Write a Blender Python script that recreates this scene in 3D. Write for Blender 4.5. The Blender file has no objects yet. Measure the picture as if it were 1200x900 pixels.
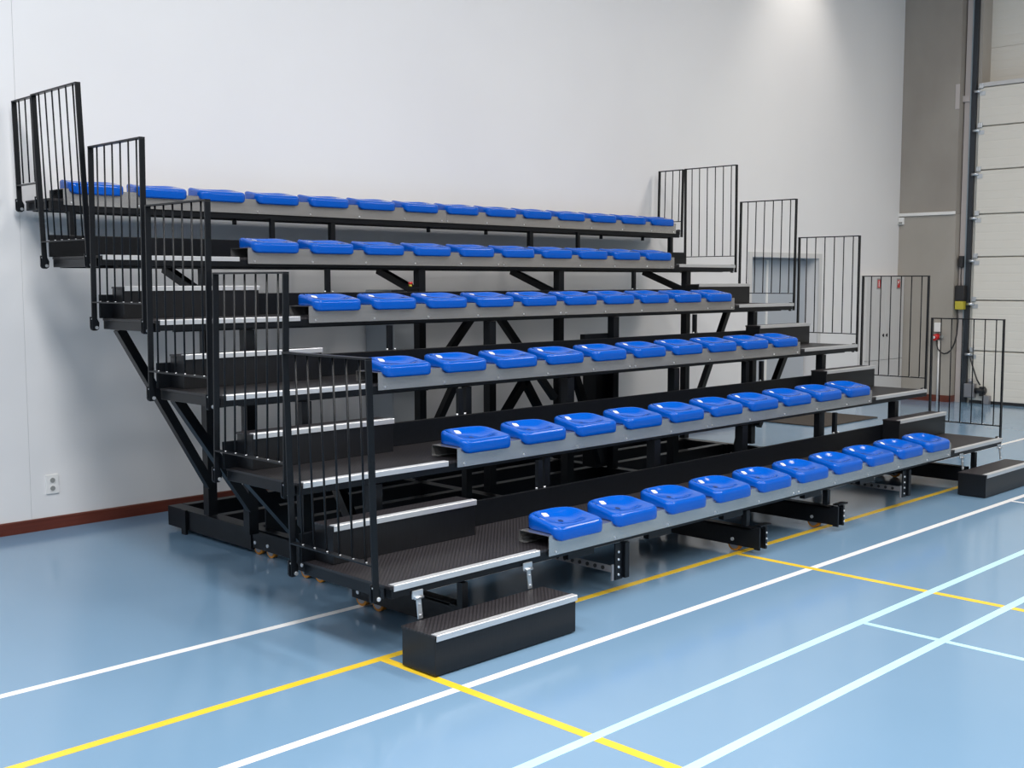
import bpy, bmesh, math
from mathutils import Vector, Matrix

SC = bpy.context.scene
COL = SC.collection

# ------------------------------------------------------------------ camera
R = ((0.7072424, -0.7069707, -0.0008160), (0.0644289, 0.0633042, 0.9959124), (0.7040292, 0.7044041, -0.0903208))
CAM = (-2.91574, -4.15656, 1.83452)
cd = bpy.data.cameras.new('camera')
cd.sensor_width = 36.0
cd.lens = 1333.482 / 1200 * 36.0
cd.clip_end = 100
cam = bpy.data.objects.new('camera', cd)
COL.objects.link(cam)
m = Matrix.Identity(4)
for r in range(3):
    m[r][0] = R[0][r]; m[r][1] = R[1][r]; m[r][2] = -R[2][r]; m[r][3] = CAM[r]
cam.matrix_world = m
SC.camera = cam

# ------------------------------------------------------------------ world, lamps, exposure
w = bpy.data.worlds.new('world'); SC.world = w
w.use_nodes = True
w.node_tree.nodes['Background'].inputs[0].default_value = (0.9, 0.9, 0.9, 1)
w.node_tree.nodes['Background'].inputs[1].default_value = 0.05
vs = SC.view_settings
vs.view_transform = 'Standard'; vs.look = 'None'; vs.gamma = 1.0; vs.use_curve_mapping = False
vs.exposure = 0.0

def area(name, loc, target, sx, sy, power, color):
    l = bpy.data.lights.new(name, 'AREA')
    l.shape = 'RECTANGLE'; l.size = sx; l.size_y = sy; l.energy = power; l.color = color
    o = bpy.data.objects.new(name, l); COL.objects.link(o)
    o.location = loc
    o.rotation_euler = (Vector(target) - Vector(loc)).to_track_quat('-Z', 'Y').to_euler()
    return o

# rows of high-bay lamps under the hall ceiling
for x in (-7.0, -1.5, 4.0, 9.5):
    for y in (-9.0, -6.2, -3.4, -0.6):
        area('high_bay_lamp', (x, y, 7.3), (x, y, 0), 1.2, 2.4, {-7.0: 135, -1.5: 235, 4.0: 133, 9.5: 130}[x], {-7.0: (0.97, 0.985, 1.0), -1.5: (1.0, 0.985, 0.97), 4.0: (1.0, 0.955, 0.905), 9.5: (1.0, 0.90, 0.80)}[x])
# cool daylight-coloured fill added on the left; no window is modelled there
area('cool_left_fill', (-13.6, -5.0, 4.4), (0, -1.0, 2.0), 14.0, 4.0, 110, (0.80, 0.90, 1.0))
# the lamp close to the back wall that throws a scallop on it
sl = bpy.data.lights.new('wall_lamp', 'SPOT')
sl.energy = 300; sl.spot_size = math.radians(75); sl.spot_blend = 0.9; sl.color = (1.0, 0.93, 0.84); sl.shadow_soft_size = 0.12
so = bpy.data.objects.new('wall_lamp', sl); COL.objects.link(so)
so.location = (10.75, 3.55, 7.3)
so.rotation_euler = (Vector((10.75, 3.75, 0)) - Vector(so.location)).to_track_quat('-Z', 'Y').to_euler()

# ------------------------------------------------------------------ materials
def mat(name, color, rough=0.5, metal=0.0, coat=0.0, spec=0.5):
    M = bpy.data.materials.new(name); M.use_nodes = True
    b = M.node_tree.nodes['Principled BSDF']
    b.inputs['Base Color'].default_value = (*color, 1)
    b.inputs['Roughness'].default_value = rough
    b.inputs['Metallic'].default_value = metal
    b.inputs['Coat Weight'].default_value = coat
    b.inputs['Specular IOR Level'].default_value = spec
    return M

def nodes(M):
    nt = M.node_tree
    return nt, nt.nodes, nt.links, nt.nodes['Principled BSDF']

def add_noise(M, scale, c0, c1, detail=4.0, lo=0.35, hi=0.65, stretch=(1, 1, 1), bump=0.0, dist=0.002):
    nt, N, L, b = nodes(M)
    tc = N.new('ShaderNodeTexCoord'); mp = N.new('ShaderNodeMapping')
    mp.inputs['Scale'].default_value = stretch
    nz = N.new('ShaderNodeTexNoise'); nz.inputs['Scale'].default_value = scale; nz.inputs['Detail'].default_value = detail
    rp = N.new('ShaderNodeValToRGB')
    rp.color_ramp.elements[0].position = lo; rp.color_ramp.elements[1].position = hi
    rp.color_ramp.elements[0].color = (*c0, 1); rp.color_ramp.elements[1].color = (*c1, 1)
    L.new(tc.outputs['Object'], mp.inputs['Vector']); L.new(mp.outputs['Vector'], nz.inputs['Vector'])
    L.new(nz.outputs['Fac'], rp.inputs['Fac']); L.new(rp.outputs['Color'], b.inputs['Base Color'])
    if bump:
        bp = N.new('ShaderNodeBump'); bp.inputs['Strength'].default_value = bump; bp.inputs['Distance'].default_value = dist
        L.new(nz.outputs['Fac'], bp.inputs['Height']); L.new(bp.outputs['Normal'], b.inputs['Normal'])
    return M

M_WALL = add_noise(mat('white_wall_paint', (0.78, 0.78, 0.79), 0.6), 0.6, (0.76, 0.76, 0.77), (0.79, 0.79, 0.795))
M_CEIL = add_noise(mat('ceiling_sheet', (0.25, 0.25, 0.25), 0.7), 1.0, (0.23, 0.23, 0.23), (0.27, 0.27, 0.27))
M_FARWALL = add_noise(mat('grey_wall_sheet', (0.4, 0.4, 0.4), 0.7), 1.0, (0.44, 0.43, 0.42), (0.48, 0.47, 0.46))
M_CONC = add_noise(mat('concrete', (0.3, 0.28, 0.26), 0.8), 1.6, (0.29, 0.267, 0.24), (0.345, 0.322, 0.29), 8.0, 0.3, 0.7, (1, 1, 0.6), 0.15, 0.004)
M_CONC2 = add_noise(mat('pale_lit_concrete', (0.35, 0.33, 0.29), 0.8), 1.6, (0.33, 0.31, 0.275), (0.38, 0.355, 0.32), 8.0, 0.3, 0.7, (1, 1, 0.6), 0.15, 0.004)  # paler lower panel; its lightness also carries light falloff up the pier
M_JOINT = mat('grey_joint', (0.5, 0.5, 0.51), 0.8)
M_FLOOR = add_noise(mat('blue_sports_floor', (0.2, 0.38, 0.58), 0.22), 0.5, (0.180, 0.310, 0.455), (0.195, 0.328, 0.478))
nt, N, L, b = nodes(M_FLOOR)
nz = N.new('ShaderNodeTexNoise'); nz.inputs['Scale'].default_value = 3.0; nz.inputs['Detail'].default_value = 3
mr = N.new('ShaderNodeMapRange'); mr.inputs['To Min'].default_value = 0.10; mr.inputs['To Max'].default_value = 0.17
tc = N.new('ShaderNodeTexCoord'); L.new(tc.outputs['Object'], nz.inputs['Vector'])
L.new(nz.outputs['Fac'], mr.inputs['Value']); L.new(mr.outputs['Result'], b.inputs['Roughness'])

M_LWHITE = add_noise(mat('white_court_paint', (0.85, 0.85, 0.85), 0.3), 4, (0.82, 0.83, 0.84), (0.88, 0.88, 0.88))
M_LYEL = add_noise(mat('yellow_court_paint', (0.8, 0.5, 0.02), 0.3), 4, (0.86, 0.57, 0.03), (0.92, 0.62, 0.045))
M_LCYAN = add_noise(mat('pale_cyan_court_paint', (0.5, 0.8, 0.85), 0.3), 4, (0.47, 0.75, 0.82), (0.52, 0.80, 0.86))
M_BASEB = add_noise(mat('redbrown_baseboard', (0.11, 0.022, 0.012), 0.4), 8, (0.10, 0.020, 0.010), (0.14, 0.032, 0.017), 4, .3, .7, (0.2, 1, 4))
M_BLACK = add_noise(mat('black_powder_coat', (0.012, 0.013, 0.016), 0.34, spec=0.27), 60, (0.0035, 0.0045, 0.0065), (0.0055, 0.007, 0.0095), 2, .3, .7, (1, 1, 1), 0.04, 0.001)
M_BLACKPLY = add_noise(mat('black_film_plywood', (0.02, 0.018, 0.02), 0.36, spec=0.4), 30, (0.004, 0.0045, 0.006), (0.008, 0.009, 0.0115), 4, .3, .7, (6, 6, 0.4), 0.05, 0.001)
# anti-slip deck: dark brown-black film with a pressed wire-mesh relief
M_DECK = mat('antislip_deck', (0.03, 0.026, 0.026), 0.45)
nt, N, L, b = nodes(M_DECK)
tc = N.new('ShaderNodeTexCoord'); mp = N.new('ShaderNodeMapping'); mp.inputs['Rotation'].default_value = (0, 0, math.radians(45))
mp.inputs['Scale'].default_value = (55, 55, 55)
ck = N.new('ShaderNodeTexVoronoi'); ck.inputs['Scale'].default_value = 1.0; ck.inputs['Randomness'].default_value = 0.0
rp = N.new('ShaderNodeValToRGB')
rp.color_ramp.elements[0].position = 0.25; rp.color_ramp.elements[1].position = 0.55
rp.color_ramp.elements[0].color = (0.036, 0.032, 0.037, 1); rp.color_ramp.elements[1].color = (0.006, 0.0055, 0.007, 1)
bp = N.new('ShaderNodeBump'); bp.inputs['Strength'].default_value = 0.5; bp.inputs['Distance'].default_value = 0.002; bp.invert = True
L.new(tc.outputs['Object'], mp.inputs['Vector']); L.new(mp.outputs['Vector'], ck.inputs['Vector'])
L.new(ck.outputs['Distance'], rp.inputs['Fac']); L.new(rp.outputs['Color'], b.inputs['Base Color'])
L.new(ck.outputs['Distance'], bp.inputs['Height']); L.new(bp.outputs['Normal'], b.inputs['Normal'])

M_ALU = add_noise(mat('aluminium_nosing', (0.75, 0.76, 0.78), 0.38, 0.75), 20, (0.70, 0.72, 0.74), (0.80, 0.81, 0.83), 3, .3, .7, (0.3, 8, 8))
M_GALV = add_noise(mat('brushed_steel_sheet', (0.5, 0.5, 0.5), 0.27, 0.85), 6, (0.48, 0.48, 0.48), (0.56, 0.56, 0.56), 4, .3, .7, (0.4, 1, 6))
M_ZINC = mat('zinc_plate', (0.62, 0.66, 0.70), 0.32, 0.9)
M_BOLT = mat('zinc_bolt', (0.8, 0.82, 0.85), 0.3, 0.8)
M_BLUE = add_noise(mat('blue_moulded_plastic', (0.0, 0.1, 0.6), 0.13, spec=0.36), 3, (0.0, 0.088, 0.48), (0.0, 0.097, 0.53))
nt, N, L, b = nodes(M_BLUE); b.inputs['Coat Weight'].default_value = 0.0; b.inputs['Coat Roughness'].default_value = 0.08
M_HOLE = mat('dark_hole_disc', (0.0, 0.02, 0.12), 0.4)
M_PATCH = mat('plain_white', (0.85, 0.85, 0.85), 0.35)
M_ORANGE = add_noise(mat('orange_wheel_tread', (0.55, 0.2, 0.01), 0.45), 12, (0.5, 0.19, 0.01), (0.6, 0.24, 0.015))
M_HUB = mat('grey_wheel_hub', (0.3, 0.3, 0.32), 0.4, 0.6)
M_GREYBOX = mat('grey_cabinet_paint', (0.36, 0.39, 0.42), 0.45)
M_GATE = mat('gate_panel_coat', (0.74, 0.72, 0.66), 0.5)
nt, N, L, b = nodes(M_GATE)
tc = N.new('ShaderNodeTexCoord'); wv = N.new('ShaderNodeTexWave'); wv.wave_type = 'BANDS'; wv.bands_direction = 'Z'
wv.inputs['Scale'].default_value = 2.6; wv.inputs['Distortion'].default_value = 0
rp = N.new('ShaderNodeValToRGB'); rp.color_ramp.elements[0].position = 0.0; rp.color_ramp.elements[1].position = 0.12
rp.color_ramp.elements[0].color = (0.0, 0.0, 0.0, 1); rp.color_ramp.elements[1].color = (1, 1, 1, 1)
bp = N.new('ShaderNodeBump'); bp.inputs['Strength'].default_value = 0.35; bp.inputs['Distance'].default_value = 0.004
L.new(tc.outputs['Object'], wv.inputs['Vector']); L.new(wv.outputs['Color'], rp.inputs['Fac'])
L.new(rp.outputs['Color'], bp.inputs['Height']); L.new(bp.outputs['Normal'], b.inputs['Normal'])
M_TRACK = mat('dark_steel_track', (0.035, 0.042, 0.052), 0.4, 0.3)
M_TRACKEDGE = mat('steel_blue_edge', (0.30, 0.37, 0.42), 0.35, 0.4)
M_PALE = mat('pale_pinkish_duct', (0.50, 0.46, 0.45), 0.5)
M_REVEAL = mat('beige_reveal_paint', (0.42, 0.39, 0.35), 0.6)
M_DOORLEAF = mat('shaded_door_leaf', (0.42, 0.46, 0.51), 0.4)  # blue-grey base colour has the shade of the recess mixed in
M_WHITEP = mat('white_plastic', (0.80, 0.80, 0.79), 0.35)
M_WHITECAB = mat('white_lacquer', (0.60, 0.60, 0.60), 0.35)
M_RED = mat('red_plastic', (0.55, 0.012, 0.015), 0.35)
M_SIGNGREY = mat('grey_sign_frame', (0.28, 0.29, 0.28), 0.5)
M_YEL = mat('yellow_plastic', (0.52, 0.45, 0.05), 0.4)
M_BLKPL = mat('black_plastic', (0.02, 0.02, 0.022), 0.4)
M_MAT = add_noise(mat('brown_coir', (0.06, 0.05, 0.042), 0.95), 160, (0.04, 0.033, 0.028), (0.085, 0.072, 0.060), 2, .35, .65, (1, 1, 1), 0.5, 0.004)

# ------------------------------------------------------------------ mesh helpers
ORIG = {}

def origin(o):
    return ORIG.get(o.name, Vector((0, 0, 0)))

class MB:
    """collects solids in world coordinates and links them as ONE mesh object"""
    def __init__(self):
        self.bm = bmesh.new()

    def box(self, x0, x1, y0, y1, z0, z1, bev=0.0):
        v = [self.bm.verts.new(c) for c in ((x0, y0, z0), (x1, y0, z0), (x1, y1, z0), (x0, y1, z0), (x0, y0, z1), (x1, y0, z1), (x1, y1, z1), (x0, y1, z1))]
        fs = [self.bm.faces.new([v[i] for i in q]) for q in ((3, 2, 1, 0), (4, 5, 6, 7), (0, 1, 5, 4), (1, 2, 6, 5), (2, 3, 7, 6), (3, 0, 4, 7))]
        if bev:
            es = list({e for f in fs for e in f.edges})
            bmesh.ops.bevel(self.bm, geom=es, offset=bev, segments=2, affect='EDGES', profile=0.5)
        return self

    def bar(self, p, q, wx, wy, up=(0, 0, 1)):
        """rectangular bar from p to q"""
        p, q = Vector(p), Vector(q); d = (q - p).normalized()
        u = Vector(up)
        if abs(d.dot(u)) > 0.99: u = Vector((0, 1, 0))
        a = d.cross(u).normalized(); c = a.cross(d).normalized()
        vs_ = []
        for e in (p, q):
            for sx, sy in ((-1, -1), (1, -1), (1, 1), (-1, 1)):
                vs_.append(self.bm.verts.new(e + a * sx * wx / 2 + c * sy * wy / 2))
        for i in range(4):
            j = (i + 1) % 4
            self.bm.faces.new((vs_[i], vs_[j], vs_[4 + j], vs_[4 + i]))
        self.bm.faces.new(vs_[3::-1]); self.bm.faces.new(vs_[4:])
        return self

    def cyl(self, p, q, r, n=12, r2=None):
        p, q = Vector(p), Vector(q); d = (q - p).normalized()
        u = Vector((0, 0, 1)) if abs(d.z) < 0.9 else Vector((1, 0, 0))
        a = d.cross(u).normalized(); c = a.cross(d)
        r2 = r if r2 is None else r2
        A = [self.bm.verts.new(p + (a * math.cos(2 * math.pi * i / n) + c * math.sin(2 * math.pi * i / n)) * r) for i in range(n)]
        B = [self.bm.verts.new(q + (a * math.cos(2 * math.pi * i / n) + c * math.sin(2 * math.pi * i / n)) * r2) for i in range(n)]
        for i in range(n):
            j = (i + 1) % n
            f = self.bm.faces.new((A[i], A[j], B[j], B[i])); f.smooth = True
        self.bm.faces.new(A[::-1]); self.bm.faces.new(B)
        return self

    def tube(self, pts, r, n=8):
        rings = []
        pts = [Vector(p) for p in pts]
        for k, p in enumerate(pts):
            d = (pts[min(k + 1, len(pts) - 1)] - pts[max(k - 1, 0)]).normalized()
            u = Vector((1, 0, 0)) if abs(d.x) < 0.9 else Vector((0, 0, 1))
            a = d.cross(u).normalized(); c = a.cross(d)
            rings.append([self.bm.verts.new(p + (a * math.cos(2 * math.pi * i / n) + c * math.sin(2 * math.pi * i / n)) * r) for i in range(n)])
        for A, B in zip(rings, rings[1:]):
            for i in range(n):
                j = (i + 1) % n
                f = self.bm.faces.new((A[i], A[j], B[j], B[i])); f.smooth = True
        self.bm.faces.new(rings[0][::-1]); self.bm.faces.new(rings[-1])
        return self

    def prism(self, poly, axis, a, b):
        """extrude a closed 2-D outline along an axis (x: (y,z), y: (x,z), z: (x,y))"""
        def P(u, v, t):
            return {'x': (t, u, v), 'y': (u, t, v), 'z': (u, v, t)}[axis]
        A = [self.bm.verts.new(P(u, v, a)) for u, v in poly]; B = [self.bm.verts.new(P(u, v, b)) for u, v in poly]
        n = len(poly)
        for i in range(n):
            j = (i + 1) % n
            self.bm.faces.new((A[i], A[j], B[j], B[i]))
        self.bm.faces.new(A[::-1]); self.bm.faces.new(B)
        return self

    def build(self, name, material, parent=None, at=None, smooth=False):
        bmesh.ops.recalc_face_normals(self.bm, faces=self.bm.faces[:])
        off = Vector(at) if at is not None else (origin(parent) if parent else Vector((0, 0, 0)))
        if off.length: bmesh.ops.translate(self.bm, verts=self.bm.verts[:], vec=-off)
        me = bpy.data.meshes.new(name); self.bm.to_mesh(me); self.bm.free()
        me.materials.append(material)
        if smooth:
            for p in me.polygons: p.use_smooth = True
        o = bpy.data.objects.new(name, me); COL.objects.link(o)
        if parent:
            o.parent = parent
            if at is not None: o.location = Vector(at) - origin(parent)
        elif at is not None: o.location = at
        ORIG[o.name] = off
        return o

def box(*a, **k): return MB().box(*a, **k)

def tag(o, label=None, cat=None, group=None, kind=None):
    if label: o['label'] = label
    if cat: o['category'] = cat
    if group: o['group'] = group
    if kind: o['kind'] = kind
    return o

def thing(name, loc, label, cat, group=None):
    o = bpy.data.objects.new(name, None); COL.objects.link(o)
    o.location = loc; o.empty_display_size = 0.1
    ORIG[o.name] = Vector(loc)
    return tag(o, label, cat, group)

def inst(o, parent, loc):
    """a copy of a part that shares its mesh"""
    c = o.copy(); COL.objects.link(c); c.parent = parent; c.location = loc
    return c

# ------------------------------------------------------------------ the setting
XR, YW, ZC = 13.86, 4.16, 7.6           # right wall, back wall, ceiling
fl = tag(box(-14, 14.6, -15, 4.5, -0.2, 0).build('floor', M_FLOOR), kind='structure')
def line_x(y, x0, x1, w, mt, z):
    box(x0, x1, y - w / 2, y + w / 2, 0, z).build('court_line', mt, fl)
def line_y(x, y0, y1, w, mt, z):
    box(x - w / 2, x + w / 2, y0, y1, 0, z).build('court_line', mt, fl)
line_x(0.915, -8, 13.0, 0.05, M_LWHITE, 0.0006)
line_x(-0.455, -8, 12.0, 0.05, M_LWHITE, 0.0006)
line_x(0.118, -6, 8.4, 0.05, M_LYEL, 0.0009)
line_y(0.455, -9, 0.093, 0.05, M_LYEL, 0.0009)
line_y(3.49, -9, 0.093, 0.05, M_LYEL, 0.0009)
line_y(6.655, -9, -0.48, 0.04, M_LWHITE, 0.0006)
line_x(-1.245, -6, 12, 0.05, M_LCYAN, 0.0012)
line_x(-1.697, -6, 12, 0.05, M_LCYAN, 0.0012)
line_y(2.65, -9, -1.27, 0.04, M_LCYAN, 0.0010)

# back wall with the recessed double door; the plaster sheets meet in one fine joint
DX0, DX1, DZ = 9.80, 11.475, 2.142
wb = MB()
wb.box(-14, 0.4075, YW, YW + 0.3, 0, ZC); wb.box(0.4105, DX0, YW, YW + 0.3, 0, ZC); wb.box(DX0, DX1, YW, YW + 0.3, DZ, ZC)
wb.box(DX1, XR, YW, YW + 0.3, 0, ZC)
wb = tag(wb.build('wall_back', M_WALL), kind='structure')
box(0.4075, 0.4105, YW + 0.003, YW + 0.3, 0, ZC).build('panel_joint', M_JOINT, wb)

d1 = tag(MB().box(DX0, DX1, YW + 0.22, YW + 0.30, 0, DZ).build('door_1', M_DOORLEAF), 'double door recessed in the white back wall', kind='structure')
cs = MB()
cs.box(DX0 - 0.08, DX0, YW - 0.015, YW, 0, DZ + 0.065); cs.box(DX1, DX1 + 0.08, YW - 0.015, YW, 0, DZ + 0.065)
cs.box(DX0, DX1, YW - 0.015, YW, DZ, DZ + 0.065)
cs.build('door_casing', M_WHITECAB, d1)
box(DX0 + 0.03, 10.44, YW + 0.18, YW + 0.219, 0.01, DZ - 0.03, bev=0.003).build('door_leaf', M_DOORLEAF, d1)
box(10.45, DX1 - 0.03, YW + 0.18, YW + 0.219, 0.01, DZ - 0.03, bev=0.003).build('door_leaf', M_DOORLEAF, d1)
box(10.425, 10.465, YW + 0.165, YW + 0.18, 0.01, DZ - 0.03).build('cover_strip', M_WHITEP, d1)

tag(MB().prism([(YW - 0.014, 0), (YW, 0), (YW, 0.092), (YW - 0.008, 0.092), (YW - 0.014, 0.084)], 'x', -14, DX0 - 0.08).build('baseboard_back', M_BASEB), kind='structure')
tag(MB().box(XR - 0.014, XR, 3.27, YW, 0, 0.10).box(XR - 0.014, 14.2, 3.256, 3.27, 0, 0.10).build('baseboard_right', M_BASEB), kind='structure')

# right wall: concrete pier, the gate opening, then concrete again beyond the frame
GY0, GY1 = -1.6, 3.27
wr = MB()
wr.box(XR + 0.004, XR + 0.7, GY1 + 0.004, YW + 0.3, 2.83, ZC)
wr.box(XR, XR + 0.7, -15, GY0, 0, ZC)
wr = tag(wr.build('wall_right', M_CONC), kind='structure')
box(XR, XR + 0.7, GY1, YW + 0.3, 0, 2.826).build('concrete_panel', M_CONC2, wr)
tag(MB().box(-14.3, -14, -15, 4.5, 0, ZC).build('wall_left', M_FARWALL), kind='structure')
tag(MB().box(-14.3, 14.6, -15.3, -15, 0, ZC).build('wall_front', M_FARWALL), kind='structure')
tag(MB().box(-14.3, 14.6, -15.3, 4.5, ZC, ZC + 0.2).build('ceiling', M_CEIL), kind='structure')

# sectional gate in the right wall
XG = 14.0
gt = tag(box(XG + 0.06, XG + 0.10, GY0, 3.1, 0.0, 4.68).build('door_2', M_GATE), 'grey sectional gate of wide ribbed panels in the right wall', kind='structure')
seams = [0.04, 0.79, 1.543, 2.184, 2.813, 3.457, 4.093, 4.66]
for z0, z1_ in zip(seams, seams[1:]):
    box(XG, XG + 0.055, GY0, 3.035, z0 + 0.006, z1_ - 0.012, bev=0.006).build('door_panel', M_GATE, gt)
box(XG - 0.012, XG + 0.055, GY0, 3.035, 4.66, 4.72, bev=0.004).build('top_rail', M_WHITECAB, gt)
box(XG + 0.005, XG + 0.05, GY0, 3.035, 0.0, 0.046).build('bottom_seal', M_BLKPL, gt)
for z in seams[1:]:
    h = MB()
    h.box(XG - 0.03, XG, 2.975, 3.04, z - 0.02, z + 0.05, bev=0.004)
    h.box(XG - 0.05, XG - 0.02, 3.0, 3.09, z - 0.075, z - 0.045, bev=0.003)
    h.cyl((XG - 0.035, 3.02, z - 0.06), (XG - 0.035, 3.10, z - 0.06), 0.022, 10)
    h.box(XG - 0.012, XG, 2.95, 3.03, z - 0.12, z - 0.06)
    h.build('roller_hinge', M_ZINC, gt)
box(XG + 0.0, XG + 0.06, 3.09, 3.155, 0, ZC).build('guide_track', M_TRACK, gt)
box(XG - 0.02, XG + 0.06, 3.155, 3.167, 0, ZC).build('track_edge', M_TRACKEDGE, gt)
box(XG + 0.0, XG + 0.05, 3.17, 3.255, 0, ZC).build('cable_duct', M_PALE, gt)
# wall above the gate: set back behind a beige reveal
up = MB()
up.box(XG + 0.36, XG + 0.5, GY0, GY1, 4.7, 5.27); up.box(XG + 0.365, XG + 0.5, GY0, GY1, 5.275, ZC)
up.build('upper_panel', M_GATE, gt)
box(XG + 0.062, XG + 0.36, 3.04, 3.09, 4.68, ZC).build('reveal', M_REVEAL, gt)
br = MB().box(XG - 0.03, XG + 0.0, 3.17, 3.30, 4.47, 4.56, bev=0.003)
br.box(XR - 0.012, XR, 3.27, 3.33, 4.36, 4.72)
br.build('track_bracket', M_PALE, gt)
lb = MB()
lb.box(XG - 0.12, XG - 0.01, 2.92, 3.07, 0.09, 0.30, bev=0.01); lb.cyl((XG - 0.07, 2.99, 0.30), (XG - 0.07, 2.99, 0.37), 0.035, 12)
lb.box(XG - 0.1, XG - 0.005, 2.70, 2.80, 0.0, 0.13, bev=0.008)
lb.build('bottom_bracket', M_HUB, gt)
MB().cyl((XG - 0.06, 2.76, 0.20), (XG - 0.06, 2.92, 0.20), 0.04, 14).cyl((XG - 0.06, 2.78, 0.20), (XG - 0.06, 2.80, 0.20), 0.065, 14).box(XG - 0.09, XG - 0.03, 2.81, 2.85, 0.12, 0.26).build('cable_drum', M_BLKPL, gt)
MB().tube([(XG - 0.03, 3.06, 0.80), (XG - 0.05, 2.99, 0.6), (XG - 0.06, 2.90, 0.36), (XG - 0.06, 2.85, 0.28)], 0.012).build('lifting_cable', M_BLKPL, gt)

# ------------------------------------------------------------------ things on the walls and at the far end
t = thing('fire_cabinet', (13.26, YW - 0.10, 0), 'tall white two-door fire cabinet in the far corner of the hall', 'cabinet')
box(12.66, XR - 0.002, YW - 0.10, YW - 0.001, 0.0, 1.905).build('body', M_WHITECAB, t)
for x0, x1, hx in ((12.672, 13.262, 13.20), (13.268, 13.85, 13.31)):
    dr = box(x0, x1, YW - 0.118, YW - 0.10, 0.64, 1.89, bev=0.003).build('door', M_WHITECAB, t)
    MB().cyl((hx, YW - 0.130, 1.01), (hx, YW - 0.118, 1.01), 0.016, 10).box(hx - 0.005, hx + 0.005, YW - 0.14, YW - 0.13, 0.985, 1.035).build('key_lock', M_BLKPL, dr)
box(12.672, 13.85, YW - 0.118, YW - 0.10, 0.03, 0.632, bev=0.003).build('lower_panel', M_WHITECAB, t)
def sign(xc, zc, hose):
    y = YW - 0.118
    s = box(xc - 0.058, xc + 0.058, y - 0.004, y, zc - 0.08, zc + 0.08).build('sign', M_SIGNGREY, t)
    box(xc - 0.041, xc + 0.041, y - 0.006, y - 0.004, zc - 0.06, zc + 0.06).build('red_field', M_RED, s)
    p = MB(); f0, f1 = y - 0.008, y - 0.006
    if hose:
        p.cyl((xc - 0.010, f1, zc + 0.022), (xc - 0.010, f0, zc + 0.022), 0.018, 14)
        p.box(xc - 0.034, xc - 0.029, f0, f1, zc - 0.02, zc + 0.05)
        p.prism([(xc + 0.010, zc + 0.038), (xc + 0.034, zc + 0.040), (xc + 0.026, zc + 0.046), (xc + 0.032, zc + 0.054), (xc + 0.010, zc + 0.048)], 'y', f0, f1)
    else:
        p.box(xc - 0.012, xc + 0.012, f0, f1, zc - 0.045, zc + 0.026)
        p.box(xc - 0.006, xc + 0.006, f0, f1, zc + 0.026, zc + 0.040)
        p.box(xc - 0.018, xc + 0.010, f0, f1, zc + 0.040, zc + 0.047)
    p.build('pictogram', M_WHITEP, s)
sign(13.03, 1.785, False); sign(13.66, 1.785, True)

t = tag(MB().box(9.83, 11.26, 3.09, 4.02, 0.001, 0.016, bev=0.005).build('door_mat', M_MAT, at=(10.5, 3.55, 0)), 'brown coir door mat on the floor behind the tiers, by the double door', 'mat')

t = thing('wall_outlet', (0.567, YW, 0.335), 'white double wall outlet above the baseboard at far left', 'outlet')
box(0.519, 0.615, YW - 0.012, YW, 0.263, 0.407, bev=0.004).build('cover_plate', M_WHITEP, t)
for z in (0.365, 0.305):
    MB().cyl((0.567, YW - 0.016, z), (0.567, YW - 0.0125, z), 0.0235, 20).build('socket_rim', M_WHITEP, t)
    MB().cyl((0.567, YW - 0.0175, z), (0.567, YW - 0.0162, z), 0.0185, 20).build('socket_recess', M_SIGNGREY, t)

t = thing('sensor_box', (XR - 0.03, 4.10, 2.72), 'small white sensor box under the conduit in the corner', 'sensor')
box(XR - 0.05, XR, 4.07, 4.155, 2.69, 2.80, bev=0.006).build('housing', M_WHITEP, t)
box(XR - 0.056, XR - 0.05, 4.085, 4.14, 2.70, 2.73).build('lens', M_SIGNGREY, t)
tag(MB().box(XR - 0.035, XR, 3.272, YW, 2.815, 2.862, bev=0.005).build('cable_conduit', M_WHITEP, at=(XR, 3.7, 2.84)), 'horizontal white cable conduit across the concrete wall', 'conduit')

t = thing('power_socket', (XR, 3.465, 1.06), 'red industrial power socket with black cable on the concrete wall', 'socket')
box(XR - 0.07, XR, 3.425, 3.52, 1.06, 1.20, bev=0.008).build('junction_box', M_WHITEP, t)
sk = MB().cyl((XR - 0.02, 3.475, 0.99), (XR - 0.12, 3.49, 0.975), 0.046, 16).build('red_plug', M_RED, t)
MB().cyl((XR - 0.1205, 3.490, 0.980), (XR - 0.128, 3.491, 0.979), 0.022, 12).build('plug_label', M_WHITEP, sk)
MB().cyl((XR - 0.06, 3.40, 0.99), (XR - 0.01, 3.42, 0.99), 0.028, 12).build('switch_knob', M_SIGNGREY, t)
MB().cyl((XR - 0.02, 3.455, 0.0), (XR - 0.02, 3.455, 0.93), 0.014, 10).build('conduit_pipe', M_WHITEP, t)
pts = [(XR - 0.05 - 0.03 * math.sin(math.pi * i / 10), y_, z_) for i, (y_, z_) in enumerate((
    (3.478, 0.93), (3.470, 0.86), (3.445, 0.80), (3.40, 0.755), (3.345, 0.735), (3.29, 0.75), (3.235, 0.80), (3.195, 0.89), (3.165, 1.03), (3.155, 1.22), (3.17, 1.40)))]
MB().tube(pts, 0.011).build('cable', M_BLKPL, t)

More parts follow.
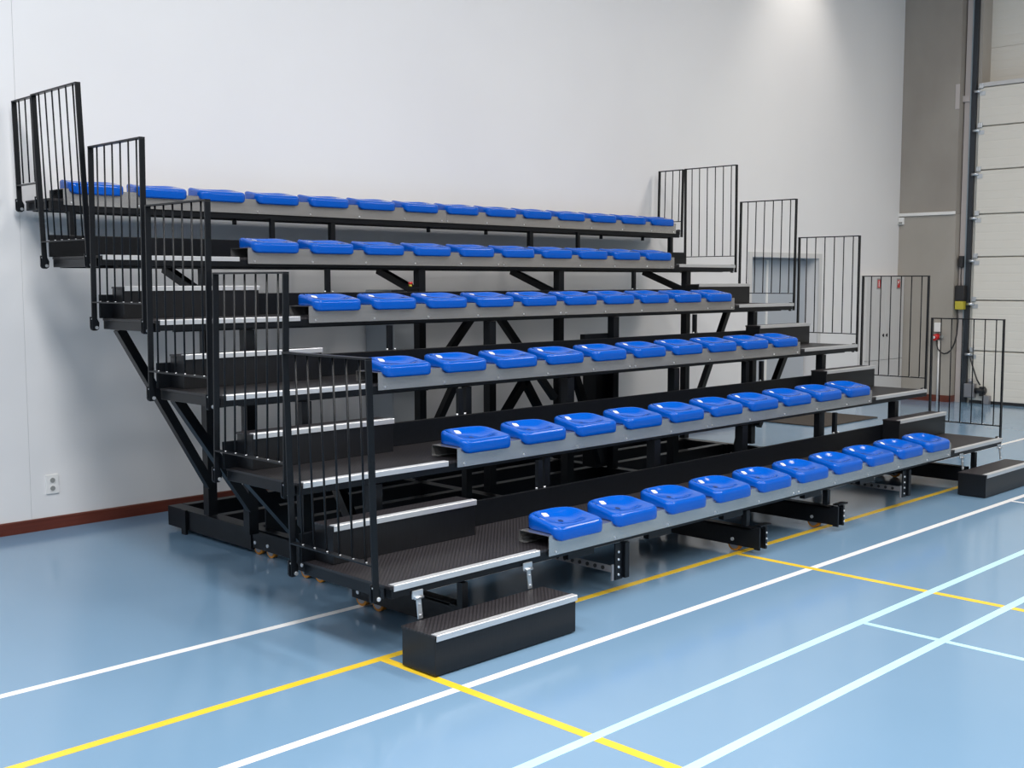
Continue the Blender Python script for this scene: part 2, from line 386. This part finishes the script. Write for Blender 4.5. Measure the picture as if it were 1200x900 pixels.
t = thing('gate_motor', (XR + 0.05, 3.18, 1.5), 'black gate motor unit with yellow box beside the sectional gate', 'motor')
box(XR + 0.02, XR + 0.139, 3.12, 3.255, 1.53, 1.76, bev=0.01).build('motor_housing', M_BLKPL, t)
box(XR + 0.02, XR + 0.139, 3.13, 3.25, 1.40, 1.525, bev=0.008).build('control_box', M_YEL, t)
box(XR + 0.06, XR + 0.139, 3.175, 3.235, 2.03, 2.20, bev=0.006).build('switch', M_BLKPL, t)
MB().tube([(XR + 0.10, 3.20, 2.03), (XR + 0.09, 3.20, 1.9), (XR + 0.10, 3.20, 1.76)], 0.008).build('cable', M_BLKPL, t)

t = thing('control_cabinet', (3.62, 3.98, 0), 'grey metal control cabinet standing against the wall behind the tiers', 'cabinet')
box(3.49, 3.78, 3.77, 4.14, 0.0, 1.755, bev=0.004).build('body', M_GREYBOX, t)
box(3.50, 3.77, 3.757, 3.769, 0.04, 1.735, bev=0.003).build('door', M_GREYBOX, t)
MB().cyl((3.74, 3.745, 1.2), (3.74, 3.757, 1.2), 0.014, 10).build('key_lock', M_BLKPL, t)

# ------------------------------------------------------------------ tribune dimensions
D, H, ZA = 0.73472, 0.40364, 0.385
XL, XC = 0.371, 4.0115                    # left guard railing, centre line
F0, F1 = 1.5125, 6.5125                   # seat bench of the lower rows
def Y(k): return (k - 1) * D
def Z(k): return ZA + (k - 1) * H
def mx(x): return 2 * XC - x
DECK0, DECK1 = 0.418, mx(0.418)
ROWS = ['front', 'second', 'third', 'fourth', 'fifth', 'top']
rowp = lambda k: ('front row' if k == 1 else 'top row' if k == 6 else ROWS[k - 1] + ' row up')
XO = {1: 0.90, 2: 0.95, 3: 1.0, 4: 1.08, 5: 1.21}
XI = {1: 3.50, 2: 3.46, 3: 3.36, 4: 3.26, 5: 3.17}
XCH = {1: 0.955, 2: 1.085, 3: 1.215}

def nosing(x0, x1, y, z, parent):
    poly = [(y - 0.005, z - 0.026), (y - 0.001, z - 0.026), (y - 0.001, z), (y + 0.038, z), (y + 0.038, z + 0.003), (y + 0.03, z + 0.005),
            (y + 0.024, z + 0.003), (y + 0.018, z + 0.005), (y + 0.012, z + 0.003), (y + 0.006, z + 0.005), (y - 0.002, z + 0.0045), (y - 0.005, z + 0.001)]
    return MB().prism(poly, 'x', x0, x1).build('nosing', M_ALU, parent)

def wheel(x, y, parent):
    """wheel with orange tread, grey hub; at is the contact point on the floor"""
    o = MB().cyl((x - 0.016, y, 0.051), (x + 0.016, y, 0.051), 0.05, 24).build('wheel', M_ORANGE, parent)
    MB().cyl((x - 0.019, y, 0.051), (x + 0.019, y, 0.051), 0.036, 20).cyl((x - 0.034, y, 0.051), (x + 0.034, y, 0.051), 0.009, 8).build('hub', M_HUB, o)
    return o

def carriage(x, y0, y1, wheels, parent, plate=False):
    c = MB()
    for s in (-1, 1):
        c.box(x + s * 0.03 - 0.005, x + s * 0.03 + 0.005, y0, y1, 0.045, 0.175)
    c.box(x - 0.035, x + 0.035, y0 + 0.06, y1, 0.165, 0.178)
    if plate:
        c.box(x - 0.045, x - 0.03, y0 - 0.012, y0 + 0.03, 0.04, 0.19); c.box(x + 0.03, x + 0.05, y0 - 0.012, y0 + 0.03, 0.04, 0.19)
        c.box(x - 0.01, x + 0.12, y0 + 0.0, y0 + 0.05, 0.190, 0.200)
    o = c.build('carriage_rail', M_BLACK, parent)
    bt = MB()
    for y in wheels:
        bt.cyl((x - 0.043, y, 0.085), (x - 0.035, y, 0.085), 0.012, 10)
    if plate:
        for z in (0.07, 0.11, 0.15):
            bt.cyl((x + 0.04, y0 - 0.018, z), (x + 0.04, y0 - 0.012, z), 0.007, 8)
    bt.build('bolt', M_BOLT, o)
    for y in wheels: wheel(x, y, parent)

def clevis(parent, side, y, z):
    """rounded ears that hold a railing post to the side beam"""
    sg = -side
    xa = 0.347 if side < 0 else mx(0.347)
    poly = [(xa, z + 0.010), (xa, z - 0.062), (xa + sg * 0.006, z - 0.074), (xa + sg * 0.018, z - 0.080), (xa + sg * 0.040, z - 0.080),
            (xa + sg * 0.056, z - 0.07), (xa + sg * 0.060, z - 0.03), (xa + sg * 0.040, z + 0.010)]
    o = MB().prism(poly, 'y', y + 0.0068, y + 0.018).build('post_clevis', M_BLACK, parent)
    MB().cyl((xa + sg * 0.034, y - 0.014, z - 0.06), (xa + sg * 0.034, y - 0.0065, z - 0.06), 0.0105, 10).build('bolt', M_BOLT, o)
    MB().cyl((xa + sg * 0.012, y - 0.002, z - 0.004), (xa + sg * 0.012, y + 0.0065, z - 0.004), 0.007, 10).build('bolt', M_BOLT, o)

# ------------------------------------------------------------------ tiers
TIERS = {}
for k in range(1, 7):
    y, z = Y(k), Z(k)
    lab = {1: 'lowest black tier of the telescopic stand, with wheels and front steps', 6: 'top black tier of the stand along the white wall, seats only'}.get(
        k, f'{ROWS[k-1]} black tier up of the stand, with mesh-pattern deck and aisle at each end')
    t = TIERS[k] = thing('bleacher_tier', (XC, y, 0), lab, 'bleacher tier', 'tiers of the telescopic stand')
    yb = y + (0.715 if k < 6 else 0.40)
    MB().box(DECK0, DECK1, y + 0.001, yb, z - 0.015, z).build('deck', M_DECK, t)
    # front beam, side beams, rear beam
    zb = z - 0.062 if k < 6 else z - 0.085
    MB().box(DECK0 + 0.012, DECK1 - 0.012, y + 0.003, y + 0.05, zb, z - 0.0155, bev=0.002).box(DECK0 + 0.15, DECK1 - 0.15, y + 0.05, y + 0.09, zb - 0.012, zb + 0.03).build('front_beam', M_BLACK, t)
    for s in (-1, 1):
        x0, x1 = (DECK0 + 0.004, DECK0 + 0.05) if s < 0 else (DECK1 - 0.05, DECK1 - 0.004)
        MB().box(x0, x1, y + 0.052, yb, z - 0.07, z - 0.0155, bev=0.002).build('side_beam', M_BLACK, t)
        clevis(t, s, y + 0.051, z)
        clevis(t, s, y + (0.734 if k < 6 else 0.385), z)
    MB().box(DECK0 + 0.05, DECK1 - 0.05, yb - 0.05, yb, z - 0.075, z - 0.0155).build('rear_beam', M_BLACK, t)
    if k < 6:
        # kick board behind the deck
        MB().box(0.392, mx(0.392), y + 0.692, y + 0.712, z + 0.0005, z + 0.152, bev=0.003).build('kick_board', M_BLACK, t)
        nosing(0.439, 1.447, y, z, t); nosing(6.604, 7.633 - 0.02, y, z, t)
        for x in (2.19, mx(2.19) + 0.01):          # slim struts on the kick board that meet the next tier
            MB().box(x - 0.018, x + 0.018, y + 0.70, y + 0.73, z + 0.153, Z(k + 1) - 0.075).build('strut', M_BLACK, t)
            bt = MB()
            for s in (-1, 1): bt.cyl((x + s * 0.036, y + 0.70, z + 0.152), (x + s * 0.036, y + 0.70, z + 0.164), 0.008, 8)
            bt.build('bolt', M_BOLT, t)
        # joists under the deck
        for x in (XO[k], XI[k], 2.3):
            for xx in (x, mx(x)):
                MB().box(xx - 0.025, xx + 0.025, y + 0.092, yb - 0.052, z - 0.072, z - 0.0155).build('joist', M_BLACK, t)
    else:
        for x in (0.575, 2.79, 5.17, 7.43):
            MB().box(x - 0.022, x + 0.022, y - 0.015, y + 0.03, Z(5) + 0.153, zb - 0.001).build('strut', M_BLACK, t)
        for x in (1.9, 3.9, 4.62, 6.3, 7.0):
            MB().cyl((x, y + 0.06, zb - 0.045), (x, y + 0.06, zb), 0.018, 10).build('stop_stud', M_BLACK, t)
    # uprights
    ped = z - 0.075
    if k == 1:
        for x in (0.92, 3.485):
            for xx in (x, mx(x)):
                MB().box(xx - 0.02, xx + 0.02, 0.02, 0.06, 0.20 if x > 3 else 0.04, ped - 0.002).build('upright', M_BLACK, t)
        for x in (2.19, mx(2.19) - 0.05):
            u = MB().box(x - 0.016, x + 0.022, 0.0, 0.04, 0.10, ped).build('upright', M_BLACK, t)
            pl = MB().box(x - 0.085, x - 0.018, 0.018, 0.026, 0.095, ped).build('guide_plate', M_BLACK, u)
            bt = MB()
            for zz in (0.125, 0.17, 0.215, 0.26):
                bt.cyl((x - 0.058, 0.012, zz), (x - 0.058, 0.018, zz), 0.0075, 8)
            bt.build('bolt', M_BOLT, u)
            pr_ = MB().box(x - 0.11, x - 0.09, 0.03, 0.9, 0.145, 0.150).box(x - 0.11, x - 0.105, 0.03, 0.9, 0.150, 0.185).box(x - 0.11, x - 0.092, 0.022, 0.03, 0.095, 0.19)
            pr_ = pr_.build('guide_rail', M_HUB, u)
            bt = MB()
            for i in range(10):
                bt.cyl((x - 0.115, 0.09 + 0.06 * i, 0.165), (x - 0.1101, 0.09 + 0.06 * i, 0.165), 0.012, 8)
            bt.build('rail_hole', M_BLKPL, t)
        for x in (1.70, 2.42, 3.2, 4.2, 5.0):       # tabs below the front beam
            MB().box(x, x + 0.22, y + 0.02, y + 0.06, zb - 0.035, zb - 0.0005).build('stiffener', M_BLACK, t)
    elif k < 6:
        for x in (XO[k], XI[k]):
            for xx in (x, mx(x)):
                MB().box(xx - 0.035, xx + 0.035, y + 0.03, y + 0.10, 0.18, ped).build('upright', M_BLACK, t)
        if k in (2, 3):
            xx = 5.70
            MB().box(xx - 0.025, xx + 0.025, y + 0.03, y + 0.08, 0.18, ped).build('upright', M_BLACK, t)
            MB().box(mx(xx) - 0.025, mx(xx) + 0.025, y + 0.03, y + 0.08, 0.18, ped).build('upright', M_BLACK, t)
    # carriages with wheels
    if k <= 3:
        yf = y - 0.02 if k > 1 else 0.03
        for xx in (XCH[k], mx(XCH[k])):
            carriage(xx, yf + (0.05 if k == 1 else 0.0), y + 0.97, (y + 0.76, y + 0.91), t)
    if k == 1:
        for xx in (3.565, 4.60):
            carriage(xx, -0.035, 0.98, (0.17, 0.86), t, plate=True)
    # knee braces
    def brace(p, q, w_=0.058):
        MB().bar(p, q, w_, w_, up=(0, 1, 0)).build('brace', M_BLACK, t)
    if k == 5:
        for xx, s in ((1.21, -1), (mx(1.21), 1)):
            brace((xx + s * 0.035, y + 0.0, 0.40), (xx + s * 0.675, y + 0.0, 1.522))
        for xx in (1.21, 3.19, 4.80, mx(1.21)):
            brace((xx, y + 0.10, 1.735), (xx, y + 0.62, ped))
        brace((3.20, y + 0.06, 0.95), (3.80, y + 0.06, 1.58)); brace((4.79, y + 0.06, 0.75), (4.03, y + 0.06, 1.57))
    if k == 4:
        for xx, s in ((1.08, -1), (mx(1.08), 1)):
            brace((xx + s * 0.035, y + 0.0, 0.36), (xx + s * 0.55, y + 0.0, 1.118))
        brace((3.30, y + 0.06, 0.65), (3.72, y + 0.06, 1.12)); brace((4.05, y + 0.06, 0.45), (3.58, y + 0.06, 1.12))
        brace((3.28, y + 0.72, 0.66), (3.56, y + 0.72, 1.10)); brace((4.6, y + 0.06, 0.25), (4.22, y + 0.06, 1.12))
        MB().box(4.58, 4.80, y + 0.10, y + 0.26, 0.20, 1.27, bev=0.006).build('drive_housing', M_BLACK, t)
        MB().box(4.43, 4.82, y + 0.105, y + 0.16, 1.271, 1.375, bev=0.004).build('drive_bracket', M_BLACK, t)
    if k == 3:
        for xx, s in ((1.0, -1),):
            brace((xx + s * 0.035, y + 0.0, 0.25), (xx + s * 0.44, y + 0.0, 0.714))
    if k == 2:
        for xx, s in ((0.95, 1),):
            brace((xx + s * 0.03, y + 0.14, 0.24), (xx + s * 0.1, y + 0.6, ped))

# fixed base frame on the floor under the upper tiers
t = thing('base_frame', (XC, 3.0, 0), 'black steel base frame lying on the floor under the upper tiers', 'frame')
for xx, s in ((1.225, -1), (mx(1.225), 1)):
    MB().box(xx - 0.055, xx + 0.055, 2.42, 3.55, 0.03, 0.175, bev=0.003).build('side_rail', M_BLACK, t)
    MB().box(xx - 0.075, xx - 0.057 if s < 0 else xx + 0.075, 3.26, 3.32, 0.0, 0.18).build('end_plate', M_BLACK, t)
    MB().prism([(xx - 0.012, 0.175), (xx + 0.10 * s * -1, 0.175), (xx - 0.012, 0.40)], 'y', 2.30, 2.31).build('gusset', M_BLACK, t)
for y_, z_ in ((3.47, 0.175), (2.95, 0.172), (2.46, 0.172)):
    MB().box(1.285, mx(1.285), y_, y_ + 0.08, 0.03, z_, bev=0.003).build('cross_rail', M_BLACK, t)
for x in (3.17, mx(3.17)):
    MB().box(x - 0.05, x + 0.05, 0.9, 3.47, 0.05, 0.171, bev=0.003).build('inner_rail', M_BLACK, t)
MB().box(3.75, 4.25, 1.62, 1.92, 0.06, 0.19, bev=0.01).build('drive_unit', M_BLKPL, t)

# emergency stop on a little shelf of the inner upright
t = thing('emergency_stop', (3.14, 2.95, 1.80), 'red and yellow emergency stop button on a small shelf under the fifth tier', 'button')
box(3.01, 3.134, 2.96, 3.03, 1.772, 1.788).build('shelf', M_BLACK, t)
MB().cyl((3.065, 2.995, 1.7885), (3.065, 2.995, 1.806), 0.014, 14).build('yellow_base', M_YEL, t)
MB().cyl((3.065, 2.995, 1.8065), (3.065, 2.995, 1.826), 0.018, 14).build('red_button', M_RED, t)

# ------------------------------------------------------------------ seat benches
def bench(k, x0, x1):
    y, z = Y(k), Z(k)
    t = thing('seat_bench', ((x0 + x1) / 2, y, z), f'brushed steel seat bench carrying the blue seats of the {rowp(k)}', 'bench', 'steel seat benches')
    zt = z + 0.0707
    xm = (x0 + x1) / 2 + 0.05
    for a, b_ in ((x0, xm - 0.001), (xm + 0.001, x1)):
        MB().box(a, b_, y - 0.0085, y - 0.0055, z - 0.0423, zt).build('fascia_panel', M_GALV, t)
        p = MB().prism([(y - 0.0054, zt - 0.003), (y + 0.215, zt - 0.003), (y + 0.215, z + 0.009), (y + 0.165, z + 0.009), (y + 0.165, z + 0.0055), (y + 0.2185, z + 0.0055), (y + 0.2185, zt), (y - 0.0054, zt)], 'x', a, b_)
        p.build('top_channel', M_GALV, t)
    # black filler box added behind the fascia to darken the inside of the channel
    MB().box(x0 + 0.16, x1 - 0.10, y + 0.02, y + 0.16, z + 0.0055, zt - 0.0035).build('dark_filler', M_BLACK, t)
    bt = MB()
    n = int(round((x1 - x0) / 0.5))
    for i in range(n + 1):
        xx = min(max(x0 + 0.055 + i * 0.5 - (0.0 if i < n else 0.1), x0), x1)
        bt.cyl((xx, y - 0.0115, z - 0.024), (xx, y - 0.0085, z - 0.024), 0.0065, 8)
    bt.cyl((xm - 0.06, y - 0.0115, z - 0.024), (xm - 0.06, y - 0.0085, z - 0.024), 0.0065, 8)
    bt = bt.build('bolt', M_BOLT, t); bt['kind'] = 'stuff'
for k in range(1, 6): bench(k, F0, F1)
bench(6, 0.515, 7.51)

# ------------------------------------------------------------------ seats
def smooth(a, b_, x):
    u = max(0.0, min(1.0, (x - a) / (b_ - a))); return u * u * (3 - 2 * u)

def seat_outline():
    """D-shaped outline (x, y), y = 0 at the front lip, counter-clockwise"""
    HW, DEP = 0.203, 0.312
    pts = []
    # front edge left to right
    r = 0.055
    for i in range(9): pts.append((-HW + r + (2 * HW - 2 * r) * i / 8, 0.0))
    for i in range(1, 6):
        a = -math.pi / 2 + (math.pi / 2) * i / 5
        pts.append((HW - r + r * math.cos(a), r + r * math.sin(a)))
    for i in range(1, 5): pts.append((HW - 0.012 * i / 4, r + (0.15 - r) * i / 4))
    # rear: superellipse arc
    cx, cy, a_, b_ = 0.0, 0.15, HW - 0.012, DEP - 0.15
    for i in range(1, 24):
        th = math.pi * i / 24
        e = 2 / 2.7
        pts.append((cx + a_ * math.copysign(abs(math.cos(th)) ** e, math.cos(th)), cy + b_ * abs(math.sin(th)) ** e))
    for i in range(0, 4): pts.append((-HW + 0.012 * (4 - i) / 4, 0.15 + (r - 0.15) * i / 4))
    for i in range(0, 5):
        a = math.pi + (math.pi / 2) * i / 5
        pts.append((-HW + r + r * math.cos(a), r + r * math.sin(a)))
    return pts

def seat_top(x, y):
    rim = 0.036 + 0.043 * smooth(-0.06, 0.27, y) + 0.002 * smooth(0.10, 0.2, abs(x))
    cx, cy = 0.0, 0.175
    rx, ry = 0.178, (0.128 if y > cy else 0.140)
    rho = math.sqrt(((x - cx) / rx) ** 2 + ((y - cy) / ry) ** 2)
    dish = max(0.0, 1 - rho * rho)
    dish = dish * dish * (3 - 2 * dish)
    return rim - 0.038 * dish

def make_seat_mesh():
    bm = bmesh.new()
    O = seat_outline(); n = len(O)
    def lip(x, y):
        if y > 0.046: return 0.0005
        f = 1 - smooth(0.036, 0.046, y)
        ax = abs(x)
        c = 1.0 if ax < 0.155 else math.sqrt(max(0.0, 1 - ((ax - 0.155) / 0.05) ** 2))
        return 0.0005 - 0.036 * c * f
    cen = Vector((0.0, 0.155))
    def ring(off, zf):
        r_ = []
        for i in range(n):
            p = Vector(O[i]); a = Vector(O[i - 1]); b_ = Vector(O[(i + 1) % n])
            tg = (b_ - a).normalized(); nm = Vector((-tg.y, tg.x))      # points inwards
            if off <= 0.03: q = p + nm * off
            else:
                q0 = p + nm * 0.03
                q = q0.lerp(cen, (off - 0.03) / 1.0)
            r_.append(bm.verts.new((q.x, q.y, zf(p, q))))
        return r_
    rings = []
    # underside
    def ins(p): return Vector((max(-0.165, min(0.165, p.x)), max(0.040, min(0.27, p.y))))
    A = [bm.verts.new((ins(Vector(p)).x, ins(Vector(p)).y, 0.0005)) for p in O]
    B = [bm.verts.new((ins(Vector(p)).x * 1.05, max(0.036, ins(Vector(p)).y), lip(p[0], p[1]) + 0.0)) for p in O]
    rings += [A, B]
    for off, dz in ((0.010, 0.0), (0.003, 0.004), (0.0, 0.011)):
        rings.append(ring(off, lambda p, q, dz=dz: lip(p.x, p.y) + dz))
    for th in (0, 18, 36, 54, 72, 90):
        c_, s_ = math.cos(math.radians(th)), math.sin(math.radians(th))
        rings.append(ring(0.024 * (1 - c_), lambda p, q, s_=s_: seat_top(q.x, q.y) - 0.022 * (1 - s_)))
    for fr in (0.0, 0.09, 0.18, 0.28, 0.39, 0.50, 0.62, 0.74, 0.86, 0.95):
        rings.append(ring(0.03 + fr, lambda p, q: seat_top(q.x, q.y)))
    for P_, Q in zip(rings, rings[1:]):
        for i in range(n):
            j = (i + 1) % n
            try:
                f = bm.faces.new((P_[i], P_[j], Q[j], Q[i])); f.smooth = True
            except ValueError: pass
    c = bm.verts.new((cen.x, cen.y, seat_top(cen.x, cen.y)))
    last = rings[-1]
    for i in range(n):
        f = bm.faces.new((last[i], last[(i + 1) % n], c)); f.smooth = True
    bm.faces.new(A[::-1])
    bmesh.ops.remove_doubles(bm, verts=bm.verts[:], dist=0.0003)
    bmesh.ops.recalc_face_normals(bm, faces=bm.faces[:])
    me = bpy.data.meshes.new('stadium_seat'); bm.to_mesh(me); bm.free()
    me.materials.append(M_BLUE)
    return me

def patch_mesh(name, cx, cy, hx, hy, r, dz, material, n=16):
    """small thin plate that follows the seat surface"""
    bm = bmesh.new()
    out = []
    for sx, sy, a0 in ((1, -1, -90), (1, 1, 0), (-1, 1, 90), (-1, -1, 180)):
        for i in range(n // 4 + 1):
            a = math.radians(a0 + 90 * i / (n // 4))
            out.append((cx + sx * (hx - r) + r * math.cos(a), cy + sy * (hy - r) + r * math.sin(a)))
    T = [bm.verts.new((x, y, seat_top(x, y) + dz)) for x, y in out]
    B = [bm.verts.new((x, y, seat_top(x, y) - 0.001)) for x, y in out]
    c = bm.verts.new((cx, cy, seat_top(cx, cy) + dz))
    for i in range(len(out)):
        j = (i + 1) % len(out)
        bm.faces.new((B[i], B[j], T[j], T[i])); bm.faces.new((T[i], T[j], c))
    bmesh.ops.recalc_face_normals(bm, faces=bm.faces[:])
    me = bpy.data.meshes.new(name); bm.to_mesh(me); bm.free(); me.materials.append(material)
    return me

SEAT = make_seat_mesh()
PATCH = patch_mesh('white_patch', -0.034, 0.253, 0.022, 0.013, 0.006, 0.0035, M_PATCH)  # small white rounded rectangle at the left rear of each seat
HOLE = patch_mesh('mounting_hole', 0.0, 0.165, 0.016, 0.016, 0.0158, 0.0012, M_HOLE, 20)  # dark disc on the surface stands in for the shaded mounting hole
seat0 = bpy.data.objects.new('stadium_seat', SEAT)
patch0 = bpy.data.objects.new('white_patch', PATCH)
hole0 = bpy.data.objects.new('mounting_hole', HOLE)
patch0['label'] = 'small white patch'
ORD = ['first', 'second', 'third', 'fourth', 'fifth', 'sixth', 'seventh', 'eighth', 'ninth', 'tenth', 'eleventh', 'twelfth', 'thirteenth', 'fourteenth']
first = True
for k in range(1, 7):
    n = 10 if k < 6 else 14
    x0 = F0 + 0.232 if k < 6 else 0.515 + 0.240
    for i in range(n):
        s = seat0 if first else seat0.copy()
        p = patch0 if first else patch0.copy()
        h = hole0 if first else hole0.copy()
        first = False
        for o in (s, p, h): COL.objects.link(o)
        s.location = (x0 + i * 0.5, Y(k) - 0.046, Z(k) + 0.0709)
        p.parent = s; h.parent = s
        pos = f'{ORD[i]} from the left end' if i < n / 2 else (f'{ORD[n-1-i]} from the right end' if i < n - 1 else 'at the right end')
        if i == 0: pos = 'at the left end'
        if i == n - 1: pos = 'at the right end'
        tag(s, f'blue plastic seat {pos} of the {rowp(k)}', 'seat', f'blue seats of the {rowp(k)}')

# ------------------------------------------------------------------ guard railings
LEAN_L = {1: -0.027, 2: 0.02, 3: 0.01, 4: 0.012, 5: -0.036, 6: -0.02}
LEAN_R = {1: -0.01, 2: 0.0, 3: 0.0, 4: 0.01, 5: -0.01, 6: 0.02}
HR = 1.093
bal = None
for side in (-1, 1):
    for k in range(1, 7):
        y, z = Y(k), Z(k)
        xx = XL if side < 0 else 7.70
        y0 = y + 0.051; y1 = y + (0.734 if k < 6 else 0.385)
        sn = 'left' if side < 0 else 'right'
        lab = f'black barred guard railing at the {sn} end of the ' + ('lowest tier' if k == 1 else 'top tier, narrow' if k == 6 else ROWS[k - 1] + ' tier up')
        hr = HR if k < 6 else HR - 0.72 + 0.72 - (0.80 - 0.80)
        if k == 6: hr = 0.69
        t = thing('guard_railing', (xx, (y0 + y1) / 2, z), lab, 'railing', f'guard railings at the {sn} end of the stand')
        lean = (LEAN_L if side < 0 else LEAN_R)[k]
        for yy in (y0, y1):
            MB().box(xx - 0.0175, xx + 0.0175, yy - 0.006, yy + 0.006, z - 0.075, z + hr - 0.010, bev=0.0015).build('post', M_BLACK, t)
        MB().box(xx - 0.0175, xx + 0.0175, y0 - 0.006, y1 + 0.006, z + hr - 0.0098, z + hr, bev=0.001).build('top_rail', M_BLACK, t)
        zr = z + 0.103
        MB().box(xx - 0.0175, xx + 0.0175, y0 + 0.0062, y1 - 0.0062, zr - 0.004, zr + 0.004).build('bottom_rail', M_BLACK, t)
        ys = [y + v for v in (0.645, 0.543, 0.437, 0.330, 0.224, 0.120)] if k < 6 else [y1 - 0.085, y1 - 0.19, y1 - 0.285]
        bt = MB()
        for yy in ys:
            if k < 6 and bal:
                inst(bal, t, (0, yy - (y0 + y1) / 2, 0))
            else:
                o = MB().cyl((xx, yy, zr + 0.0045), (xx, yy, z + hr - 0.010), 0.0056, 8).build('baluster', M_BLACK, t, at=(xx, yy, z))
                if k < 6: bal = o
            bt.cyl((xx - 0.004, yy - 0.011, zr + 0.004), (xx - 0.004, yy - 0.011, zr + 0.009), 0.0055, 8)
        bt.build('bolt', M_BOLT, t)
        t.rotation_euler = (0, lean / 1.09, 0)

# ------------------------------------------------------------------ aisle steps
def step(x0, x1, y0, y1, z0, z1, label, group, front=False):
    t = thing('aisle_step', ((x0 + x1) / 2, (y0 + y1) / 2, z0), label, 'step', group)
    MB().box(x0 + 0.004, x1 - 0.004, y0 + 0.006, y1, z0 + (0.008 if front else 0.0006), z1 - 0.0125, bev=0.002).build('body', M_BLACKPLY, t)
    MB().box(x0, x1, y0 + 0.001, y1 + 0.002, z1 - 0.012, z1).build('tread', M_DECK, t)
    nosing(x0 + 0.006, x1 - 0.002, y0, z1, t)
    if front:
        MB().box(x0 + 0.02, x1 - 0.02, y0 + 0.02, y1 - 0.01, 0.0, 0.008).build('foot', M_BLKPL, t)
        for x in (x0 + 0.13, x1 - 0.085):
            h = MB()
            h.box(x - 0.034, x + 0.034, -0.012, -0.002, 0.300, 0.342, bev=0.004)
            h.cyl((x - 0.026, -0.018, 0.306), (x + 0.026, -0.018, 0.306), 0.008, 10)
            h.bar((x, -0.014, 0.30), (x + 0.002, -0.024, 0.203), 0.028, 0.006, up=(0, 1, 0))
            h = h.build('hanger', M_ZINC, t)
            b_ = MB()
            for u in (0.25, 0.8):
                c = Vector((x, -0.014, 0.30)).lerp(Vector((x + 0.002, -0.024, 0.203)), u)
                b_.cyl(c + Vector((0, -0.003, -0.001)), c + Vector((0, -0.008, -0.004)), 0.006, 8)
            b_.build('bolt', M_BOLT, h)
    return t
for side in (-1, 1):
    sn = 'left' if side < 0 else 'right'
    for k in range(1, 5):
        x0, x1 = (0.472, 1.475) if side < 0 else (6.655, 7.60)
        step(x0, x1, Y(k) + 0.525, Y(k) + 0.69, Z(k), Z(k) + H / 2,
             f'black box step with silver nosing in the {sn} aisle on the ' + ('lowest tier' if k == 1 else ROWS[k - 1] + ' tier up'), f'half steps in the {sn} aisle')
x0, x1 = 0.455, 1.445
step(0.452, 1.432, -0.285, -0.04, 0, 0.2, 'black box step with silver nosing on the blue floor before the left aisle', 'front box steps', True)
step(6.60, 7.62, -0.285, -0.04, 0, 0.2, 'black box step with silver nosing on the blue floor before the right aisle', 'front box steps', True)

# joined bolts are too small to pick apart
for o in bpy.data.objects:
    if o.type == 'MESH' and o.name.split('.')[0] in ('bolt', 'rail_hole') and len(o.data.vertices) > 24: o['kind'] = 'stuff'
